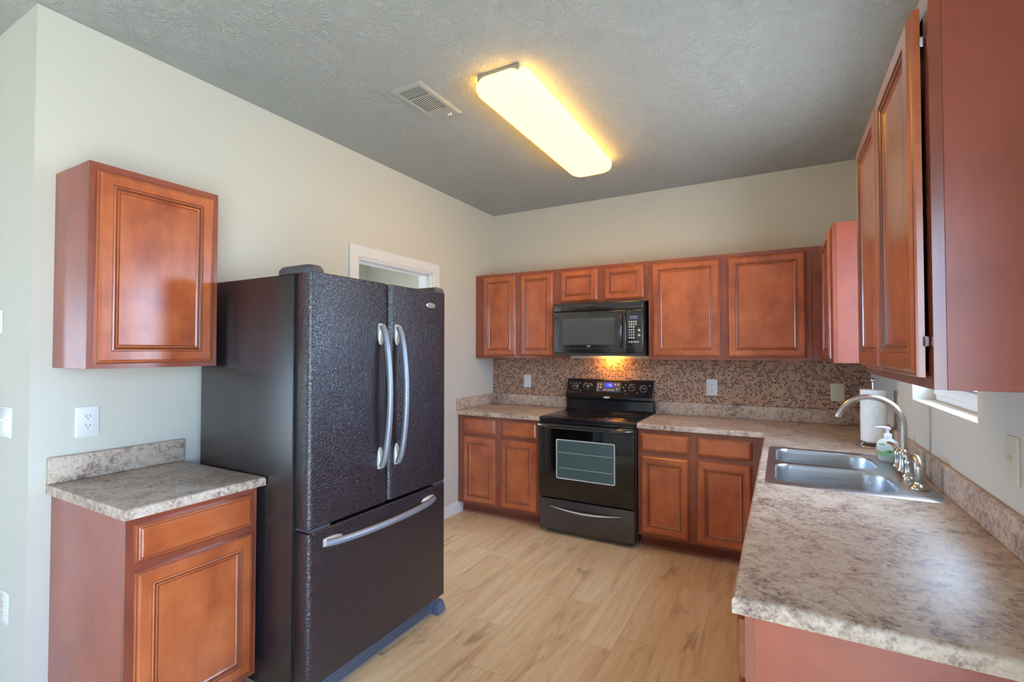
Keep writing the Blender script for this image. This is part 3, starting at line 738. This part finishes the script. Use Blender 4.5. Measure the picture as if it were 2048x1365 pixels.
# ------------------------------------------------------------------ microwave
MX0, MX1, MF, MZ0, MZ1 = 0.8435, 1.6065, -0.400, 1.402, 1.8415
r = thing('microwave', 'black over-the-range microwave under the short cabinet, with keypad and curved handle', 'microwave', ((MX0 + MX1) / 2, -0.2, MZ0))
o = r.location
b = NB(); box(b, (MX0, MF + 0.035, MZ0), (MX1, -0.010, MZ1), 0.003, 1); obj('body', rel(b, o), M_satin, r)
b = NB(); box(b, (MX0, MF - 0.002, 1.777), (MX1, MF + 0.034, MZ1 - 0.001), 0.006, 3); obj('vent_panel', rel(b, o), M_black, r)
XD = 1.470
b = NB(); box(b, (MX0, MF, MZ0 + 0.024), (XD, MF + 0.034, 1.771), 0.006, 3); dd = obj('door', rel(b, o), M_black, r)
b = NB(); box(b, (XD + 0.003, MF, MZ0 + 0.024), (MX1, MF + 0.034, 1.771), 0.006, 3); cpn = obj('control_panel', rel(b, o), M_black, r)
b = NB(); prism(b, [(MF + 0.008, MZ0 + 0.022), (MF + 0.034, MZ0 + 0.022), (MF + 0.034, MZ0 + 0.001), (MF + 0.020, MZ0 + 0.001)], 0, MX0 + 0.002, MX1 - 0.002); obj('bottom_trim', rel(b, o), M_grey, r)
def rimmed(x0, x1, z0, z1, rad, wd, y):
    b = NB(); A = rrect(x0, x1, z0, z1, rad); B = rrect(x0 + wd, x1 - wd, z0 + wd, z1 - wd, rad - wd)
    loft(b, [[(x, y, z) for x, z in A], [(x, y - 0.0014, z) for x, z in A], [(x, y - 0.0014, z) for x, z in B], [(x, y, z) for x, z in B]], False, False)
    return b
obj('door_rim', rel(rimmed(0.888, 1.412, 1.462, 1.742, 0.014, 0.004, MF), o), M_panelgrey, dd)
b = NB(); A = rrect(0.925, 1.385, 1.494, 1.712, 0.006); loft(b, [[(x, MF - 0.0002, z) for x, z in A], [(x, MF - 0.0012, z) for x, z in A]]); obj('window', rel(b, o), M_mw_in, dd)
b = NB(); n = 18; pts = []
for i in range(n + 1):
    u = i / n; pts.append((1.438, MF - 0.004 - 0.034 * math.sin(PI * u) ** 0.6, 1.478 + 0.262 * u))
tube(b, pts, 0.013, 12, flat=(0.8, 1.0)); obj('handle', rel(b, o), M_black, dd, 50)
obj('panel_rim', rel(rimmed(1.482, 1.595, 1.470, 1.735, 0.006, 0.002, MF), o), M_panelgrey, cpn)
b = NB(); box(b, (1.500, MF - 0.0014, 1.692), (1.566, MF + 0.001, 1.722), 0.001, 1); obj('display', rel(b, o), M_mwlcd, cpn)
rows = [(1.674, 4), (1.654, 4), (1.634, 3), (1.610, 3), (1.590, 3), (1.570, 3), (1.548, 3), (1.514, 5)]
for z, n in rows:
    for i in range(n):
        x = 1.500 + i * 0.0172; b = NB(); round_ = 1.555 < z < 1.62
        if round_: lathe(b, [(0.0062, 0.0), (0.0062, -0.0012), (0.0052, -0.0016)], (x, MF, z), 12, 'y')
        else: box(b, (x - 0.0055, MF - 0.0012, z - 0.0065), (x + 0.0055, MF + 0.001, z + 0.0065), 0.0006, 1)
        obj('button', rel(b, o), M_print, cpn, 30)
for z in (1.606, 1.566):
    b = NB(); lathe(b, [(0.0095, 0.0), (0.0095, -0.0012), (0.008, -0.0018)], (1.577, MF, z), 16, 'y'); obj('button', rel(b, o), M_print, cpn, 30)
b = NB()                                           # small winged emblem under the window
for s in (1, -1): prism(b, [(1.160, 1.470), (1.160 + s * 0.006, 1.478), (1.160 + s * 0.019, 1.487), (1.160 + s * 0.010, 1.489), (1.160, 1.484)], 1, MF - 0.0016, MF - 0.0004)
obj('emblem', rel(b, o), M_badge, dd)
b = NB(); box(b, (1.10, -0.20, MZ0 - 0.0012), (1.34, -0.10, MZ0 + 0.004), 0.001, 1)
M_hoodlens = mat('cooktop_lamp_lens', rgb(240, 200, 130), 0.4, emit=(1.0, 0.46, 0.10, 1), es=2.0)
hl = obj('cooktop_lamp', rel(b, o), M_hoodlens, r)
ld = bpy.data.lights.new('cooktop_bulb', 'AREA'); ld.energy = 1.2; ld.color = (1.0, 0.40, 0.06); ld.shape = 'RECTANGLE'; ld.size = 0.10; ld.size_y = 0.05
lo_ = bpy.data.objects.new('cooktop_bulb', ld); COL.objects.link(lo_); lo_.parent = hl
lo_.location = Vector((1.245, -0.085, MZ0 - 0.006)) - o; lo_.rotation_euler = (math.radians(28), 0, 0)

# ------------------------------------------------------------------ sink, faucet, sprayer
r = thing('sink', 'stainless double-bowl sink set into the worktop below the window', 'sink', ((SX0 + SX1) / 2, (SY0 + SY1) / 2, CT))
o = r.location; ZF = CT + 0.003
b = NB()
outer = rrect(SX0, SX1, SY0, SY1, 0.028, 5)
bowls = [rrect(2.520, 2.930, -1.548, -1.196, (0.06, 0.11, 0.11, 0.06), 7), rrect(2.520, 2.938, -1.952, -1.592, (0.06, 0.11, 0.11, 0.06), 7)]
edges = []
def ring_edges(pts, z):
    vs = [b.verts.new((x, y, z)) for x, y in pts]
    return vs, [b.edges.new((vs[i], vs[(i + 1) % len(vs)])) for i in range(len(vs))]
vo_, eo = ring_edges(outer, ZF); edges += eo; rims = []
for bw in bowls: v_, e_ = ring_edges(bw, ZF); edges += e_; rims.append(v_)
bmesh.ops.triangle_fill(b, edges=edges, use_beauty=True, use_dissolve=False)
low = [b.verts.new((x, y, CT + 0.0004)) for x, y in rrect(SX0 - 0.004, SX1 + 0.004, SY0 - 0.004, SY1 + 0.004, 0.03, 5)]
for i in range(len(low)): j = (i + 1) % len(low); b.faces.new((vo_[i], low[i], low[j], vo_[j]))
deck = obj('deck', rel(b, o), M_sink, r, 40)
for bw, v_ in zip(bowls, rims):
    c = NB(); cx_ = sum(p[0] for p in bw) / len(bw); cy_ = sum(p[1] for p in bw) / len(bw); loops = []
    for s, z in ((1.0, ZF), (0.985, ZF - 0.006), (0.972, ZF - 0.02), (0.94, ZF - 0.13), (0.90, ZF - 0.160), (0.80, ZF - 0.172), (0.12, ZF - 0.178)):
        loops.append([(cx_ + (x - cx_) * s, cy_ + (y - cy_) * s, z) for x, y in bw])
    loft(c, loops, False, True); bo = obj('bowl', rel(c, o), M_sink, r, 60)
    c = NB(); lathe(c, [(0.045, -0.176), (0.045, -0.173), (0.036, -0.173), (0.030, -0.177)], (cx_, cy_, ZF), 24); obj('drain', rel(c, o), M_chrome, bo)

FYC = -1.560; FXC = 3.004
r = thing('faucet', 'brushed nickel two-handle faucet with a tall gooseneck spout behind the sink', 'faucet', (FXC, FYC, ZF))
b = NB(); A = rrect(-0.026, 0.026, -0.135, 0.135, 0.025, 6)
loft(b, [[(x * s, y * (1 - (1 - s) * 0.2), z) for x, y in A] for s, z in ((1.0, 0.0005), (1.0, 0.006), (0.86, 0.013), (0.7, 0.016))]); obj('base_plate', b, M_nickel, r, 50)
b = NB(); lathe(b, [(0.026, 0.010), (0.026, 0.018), (0.021, 0.028), (0.019, 0.075), (0.021, 0.088), (0.020, 0.098), (0.016, 0.102), (0.014, 0.106)], n=24); obj('collar', b, M_nickel, r, 40)
pts = [(0, 0, 0.10), (0, 0, 0.15), (0, 0, 0.20)]
RG = 0.118
for i in range(1, 25):
    a = PI * 0.93 * i / 24; pts.append((-RG + RG * math.cos(a), 0, 0.205 + RG * math.sin(a)))
b = NB(); tube(b, pts, [0.0135] * 3 + [0.0135 - 0.0025 * i / 24 for i in range(1, 25)], 16); sp_ = obj('spout', b, M_nickel, r, 60)
d_ = (Vector(pts[-1]) - Vector(pts[-2])).normalized(); b = NB(); tube(b, [Vector(pts[-1]) - d_ * 0.012, Vector(pts[-1]) + d_ * 0.003], 0.0125, 16); obj('aerator', b, M_nickel, sp_, 40)
for s in (1, -1):
    b = NB(); lathe(b, [(0.026, 0.006), (0.027, 0.014), (0.021, 0.024), (0.017, 0.034), (0.020, 0.060), (0.021, 0.072), (0.017, 0.086), (0.010, 0.094)], (0, s * 0.102, 0), 22)
    hd = obj('handle', b, M_nickel, r, 50)
    b = NB(); n = 10
    tube(b, [(-0.055 * (i / n) * 0.5, s * (0.102 + 0.062 * i / n), 0.084 + 0.020 * math.sin(PI * 0.55 * i / n)) for i in range(n + 1)], [0.011 - 0.003 * i / n for i in range(n + 1)], 12, flat=(0.75, 1.1))
    obj('lever', b, M_nickel, hd, 60)
r = thing('side_sprayer', 'nickel side sprayer with a curled-over head at the near end of the faucet', 'sprayer', (3.004, -1.822, ZF))
b = NB(); lathe(b, [(0.031, 0.0005), (0.031, 0.006), (0.026, 0.014), (0.018, 0.020), (0.017, 0.026)], n=24); obj('base', b, M_nickel, r, 40)
b = NB(); pts = [(0.002, 0, 0.022), (0.002, 0, 0.05), (0.002, 0.002, 0.075)]
for i in range(1, 11):
    a = PI * 0.72 * i / 10; pts.append((0.002 - 0.3 * 0.030 * (1 - math.cos(a)), 0.002 + 0.034 * (1 - math.cos(a)), 0.075 + 0.036 * math.sin(a)))
tube(b, pts, [0.015, 0.018, 0.0195] + [0.0195 - 0.0007 * i for i in range(10)], 16); obj('head', b, M_nickel, r, 60)

# ------------------------------------------------------------------ soap and paper towel
r = thing('soap_bottle', 'pump bottle of green and white liquid soap standing on the sink rim', 'bottle', (2.990, -1.292, ZF + 0.0002), math.radians(-28))
b = NB(); loops = []
for z, wx, wy in ((0.0, 0.036, 0.022), (0.004, 0.039, 0.025), (0.030, 0.042, 0.027), (0.060, 0.045, 0.029), (0.085, 0.044, 0.028), (0.098, 0.034, 0.022), (0.106, 0.020, 0.016), (0.110, 0.014, 0.014)):
    loops.append([(wx * math.copysign(abs(math.cos(a)) ** 0.75, math.cos(a)), wy * math.copysign(abs(math.sin(a)) ** 0.75, math.sin(a)), z) for a in [2 * PI * i / 28 for i in range(28)]])
loft(b, loops); bt = obj('bottle_body', b, M_soap, r, 50)
def on_bottle(pts, mat_, name, off):
    b = NB()
    def q(x, z, d):
        wx = 0.0425 + 0.003 * min(1, max(0, (z - 0.03) / 0.03)); wy = wx * 0.645
        return (x, -wy * max(0.05, (1 - abs(x / wx) ** 2.67)) ** 0.375 - d, z)
    loft(b, [[q(x, z, -0.001) for x, z in pts], [q(x, z, off) for x, z in pts]])
    return obj(name, b, mat_, bt, 40)
n = 14; band = [(-0.036 + 0.072 * i / n, 0.024 + 0.004 * math.sin(i)) for i in range(n + 1)] + [(0.036 - 0.072 * i / n, 0.052 + 0.006 * math.sin(i * 0.45)) for i in range(n + 1)]
on_bottle(band, M_soapg, 'label', 0.0008)
on_bottle([(0.004, 0.046), (0.012, 0.054), (0.022, 0.056), (0.030, 0.052), (0.022, 0.048), (0.028, 0.042), (0.016, 0.043)], M_leaf, 'leaf_emblem', 0.0014)
for i in range(5): on_bottle([(-0.026 + i * 0.005, 0.078), (-0.023 + i * 0.005, 0.078), (-0.0225 + i * 0.005, 0.083), (-0.0255 + i * 0.005, 0.083)], M_leaf, 'lettering', 0.0012)
b = NB(); lathe(b, [(0.0165, 0.106), (0.0165, 0.128), (0.0145, 0.131), (0.007, 0.132), (0.0065, 0.150), (0.011, 0.151), (0.011, 0.160), (0.006, 0.163)], n=22); pm = obj('pump', b, M_pump, r, 40)
b = NB(); tube(b, [(0.012, 0, 0.156), (-0.02, 0, 0.158), (-0.044, 0, 0.156), (-0.050, 0, 0.151)], [0.007, 0.006, 0.0048, 0.0042], 10); obj('nozzle', b, M_pump, pm, 50)

PT = (2.990, -0.885)
r = thing('towel_holder', 'upright chrome wire paper towel stand with a ball finial, in the worktop corner', 'towel holder', (PT[0], PT[1], CT + 0.0005))
b = NB(); tube(b, [(0, 0, 0.026), (0, 0, 0.20), (0, 0, 0.358)], 0.0045, 12); lathe(b, [(0.001, 0.352), (0.009, 0.357), (0.0125, 0.366), (0.009, 0.375), (0.001, 0.379)], n=18); obj('pole', b, M_chrome, r, 50)
b = NB(); ringp = [(0.074 * math.cos(2 * PI * i / 40), 0.074 * math.sin(2 * PI * i / 40), 0.006) for i in range(41)]
tube(b, ringp, 0.0035, 8)
ringp = [(0.045 * math.cos(2 * PI * i / 32), 0.045 * math.sin(2 * PI * i / 32), 0.028) for i in range(33)]; tube(b, ringp, 0.003, 8)
for k_ in range(4):
    a = k_ * PI / 2 + 0.5; tube(b, [(0.074 * math.cos(a), 0.074 * math.sin(a), 0.006), (0.06 * math.cos(a), 0.06 * math.sin(a), 0.026), (0, 0, 0.029)], 0.003, 8)
obj('wire_base', b, M_chrome, r, 50)
r = thing('paper_towel_roll', 'white paper towel roll with faint green leaf print on the upright stand', 'paper towel', (PT[0], PT[1], CT + 0.0325), math.radians(-20))
b = NB(); lathe(b, [(0.019, 0.0), (0.057, 0.0), (0.060, 0.003), (0.060, 0.280), (0.057, 0.283), (0.019, 0.283), (0.019, 0.0)], n=48, cap0=False, cap1=False); rl = obj('roll', b, M_paper, r, 40)
b = NB()
def on_roll(a, z): return (0.0603 * math.cos(a), 0.0603 * math.sin(a), z)
for (ca_, cz_, ra, rz) in ((-1.45, 0.115, 0.48, 0.034), (-1.1, 0.165, 0.4, 0.028), (-1.75, 0.225, 0.35, 0.024)):
    for s in (1.0, 0.6): tube(b, [on_roll(ca_ + ra * s * math.cos(2 * PI * i / 28), cz_ + rz * s * math.sin(2 * PI * i / 28)) for i in range(29)], 0.0006, 5)
obj('leaf_print', b, M_leaf_print, rl)

# ------------------------------------------------------------------ ceiling light and vent
LX0, LX1, LY0, LY1 = 1.205, 1.510, -2.205, -0.815
r = thing('ceiling_light', 'long warm-lit fluorescent ceiling light with a rounded acrylic lens', 'light', ((LX0 + LX1) / 2, (LY0 + LY1) / 2, H))
hx, hy = (LX1 - LX0) / 2, (LY1 - LY0) / 2
b = NB(); box(b, (-hx + 0.035, -hy + 0.004, -0.035), (hx - 0.035, hy - 0.004, -0.0005), 0.004, 1); obj('housing', b, M_housing, r)
b = NB(); L = []
for z, s in ((-0.014, 0.006), (-0.030, 0.0), (-0.055, 0.0), (-0.074, 0.008), (-0.086, 0.026), (-0.091, 0.055)):
    L.append([(x, y, z) for x, y in rrect(-hx + s, hx - s, -hy + s, hy - s, max(0.03, 0.075 - s * 0.5), 6)])
loft(b, L); obj('lens', b, M_lens, r, 60)
r = thing('ceiling_vent', 'white metal ceiling air register with dark louvre slots beside the light', 'vent', (0.860, -2.120, H))
b = NB(); VX, VY = 0.104, 0.187
A = [(-VX, -VY), (VX, -VY), (VX, VY), (-VX, VY)]
def sc_(s, z): return [(x * (1 - s / VX), y * (1 - s / VY), z) for x, y in A]
loft(b, [sc_(0, -0.0005), sc_(0, -0.004), sc_(0.012, -0.011), sc_(0.030, -0.011), sc_(0.034, -0.006), sc_(0.034, -0.0005)], False, False); obj('frame', b, M_vent, r, 20)
b = NB(); box(b, (-VX + 0.03, -VY + 0.03, -0.003), (VX - 0.03, VY - 0.03, -0.0008)); obj('throat_shade', b, M_dark, r)  # flat dark sheet painted in for the shaded duct
b = NB()
for i in range(6): box(b, (-0.068, -0.150 + i * 0.0125, -0.0095), (0.068, -0.1465 + i * 0.0125, -0.0045), 0, 1, 0, Matrix.Rotation(0.5, 3, 'X'))
box(b, (-0.070, -0.072, -0.010), (0.070, -0.062, -0.003))
for i in range(10): box(b, (-0.066 + i * 0.0145, -0.062, -0.0095), (-0.0618 + i * 0.0145, 0.082, -0.0045), 0, 1, 0, Matrix.Rotation(0.5, 3, 'Y'))
obj('louvres', b, M_vent, r, 0)
b = NB(); box(b, (-0.070, 0.084, -0.010), (0.070, 0.152, -0.0035), 0.002, 1); obj('damper_plate', b, M_grey if False else M_vent, r)
b = NB(); box(b, (0.030, 0.146, -0.020), (0.036, 0.158, -0.009), 0.001, 1); box(b, (0.046, 0.146, -0.020), (0.052, 0.158, -0.009), 0.001, 1); obj('lever', b, M_white, r)

# ------------------------------------------------------------------ outlets, switches, thermostat
def plate(name, label, cat, loc, rotz, w=0.078, h=0.125, kind='duplex', m=None, group=None):
    """cover plate in local x/z whose back lies at y=0 and whose face looks towards -y"""
    m = m or M_white; r = thing(name, label, cat, loc, rotz, group)
    b = NB(); A = rrect(-w / 2, w / 2, -h / 2, h / 2, 0.006, 3); B = rrect(-w / 2 + 0.004, w / 2 - 0.004, -h / 2 + 0.004, h / 2 - 0.004, 0.004, 3)
    loft(b, [[(x, -0.0004, z) for x, z in A], [(x, -0.004, z) for x, z in A], [(x, -0.0065, z) for x, z in B]]); obj('cover_plate', b, m, r, 30)
    if kind == 'blank': return r
    if kind in ('decora', 'rocker'):
        b = NB(); A = rrect(-0.0165, 0.0165, -0.0335, 0.0335, 0.002, 2); loft(b, [[(x, -0.0062, z) for x, z in A], [(x, -0.0085, z) for x, z in A]]); q = obj('insert' if kind == 'decora' else 'rocker', b, m, r, 30)
    if kind in ('duplex', 'decora'):
        for zz in (0.0195, -0.0195):
            y0 = -0.0088 if kind == 'decora' else -0.0090
            if kind == 'duplex':
                b = NB(); lathe(b, [(0.0172, -0.006), (0.0172, -0.0084), (0.0162, -0.009)], (0, 0, zz), 20, 'y'); rc = obj('receptacle', b, m, r, 30)
            else: rc = q
            b = NB()
            for dx, hh_ in ((-0.0065, 0.0085), (0.0065, 0.007)): box(b, (dx - 0.0012, y0 - 0.0003, zz + 0.002 - hh_ / 2 + 0.002), (dx + 0.0012, y0 + 0.001, zz + 0.004 + hh_ / 2))
            box(b, (-0.002, y0 - 0.0003, zz - 0.010), (0.002, y0 + 0.001, zz - 0.006)); obj('slots', b, M_slot, rc)
    if kind.startswith('toggle'):
        n = int(kind[6:]); sp = 0.046
        for i in range(n):
            x = (i - (n - 1) / 2) * sp
            b = NB(); box(b, (x - 0.005, -0.0075, -0.012), (x + 0.005, -0.006, 0.012)); box(b, (x - 0.004, -0.020, 0.0), (x + 0.004, -0.006, 0.009), 0.0015, 1, 0, Matrix.Rotation(-0.5, 3, 'X'), (x, -0.006, 0.0)); obj('toggle', b, m, r)
    return r
plate('wall_outlet', 'white wall outlet above the small worktop left of the refrigerator', 'outlet', (0.0, -3.281, 1.147), R90, 0.082, 0.127, 'decora')
plate('light_switch', 'white rocker switch on the mosaic left of the range', 'switch', (0.393, -0.008, 1.152), 0, 0.075, 0.122, 'rocker')
plate('wall_outlet', 'white outlet on the mosaic right of the range', 'outlet', (2.058, -0.008, 1.149), 0, 0.084, 0.128, 'duplex')
plate('wall_outlet', 'ivory outlet on the mosaic in the corner behind the faucet', 'outlet', (2.898, -0.008, 1.145), 0, 0.086, 0.128, 'duplex', M_ivory)
plate('wall_outlet', 'ivory outlet on the side wall beyond the window, seen edge-on past the faucet', 'outlet', (W, -0.985, 1.148), -R90, 0.076, 0.127, 'duplex', M_ivory)
plate('light_switch', 'ivory toggle switch low on the window wall at the near end of the worktop', 'switch', (W, -2.408, 1.151), -R90, 0.080, 0.127, 'toggle1', M_ivory)
plate('light_switch', 'wide white multi-toggle switch plate on the grey wall past the room corner', 'switch', (-0.254, YE, 1.151), 0, 0.165, 0.125, 'toggle3')
plate('wall_outlet', 'low white outlet on the grey wall past the room corner, near the floor', 'outlet', (-0.205, YE, 0.406), 0, 0.076, 0.122, 'duplex')
r = thing('thermostat', 'white wall thermostat above the switch plate at the picture edge', 'thermostat', (-0.37, YE, 1.566))
b = NB(); A = rrect(-0.066, 0.066, -0.052, 0.052, 0.010, 4); B = rrect(-0.061, 0.061, -0.047, 0.047, 0.008, 4)
loft(b, [[(x, -0.0005, z) for x, z in A], [(x, -0.020, z) for x, z in A], [(x, -0.025, z) for x, z in B]]); obj('case', b, M_white, r, 40)
b = NB(); box(b, (-0.035, -0.0262, -0.012), (0.020, -0.0245, 0.030), 0.001, 1); obj('screen', b, M_grey, r)
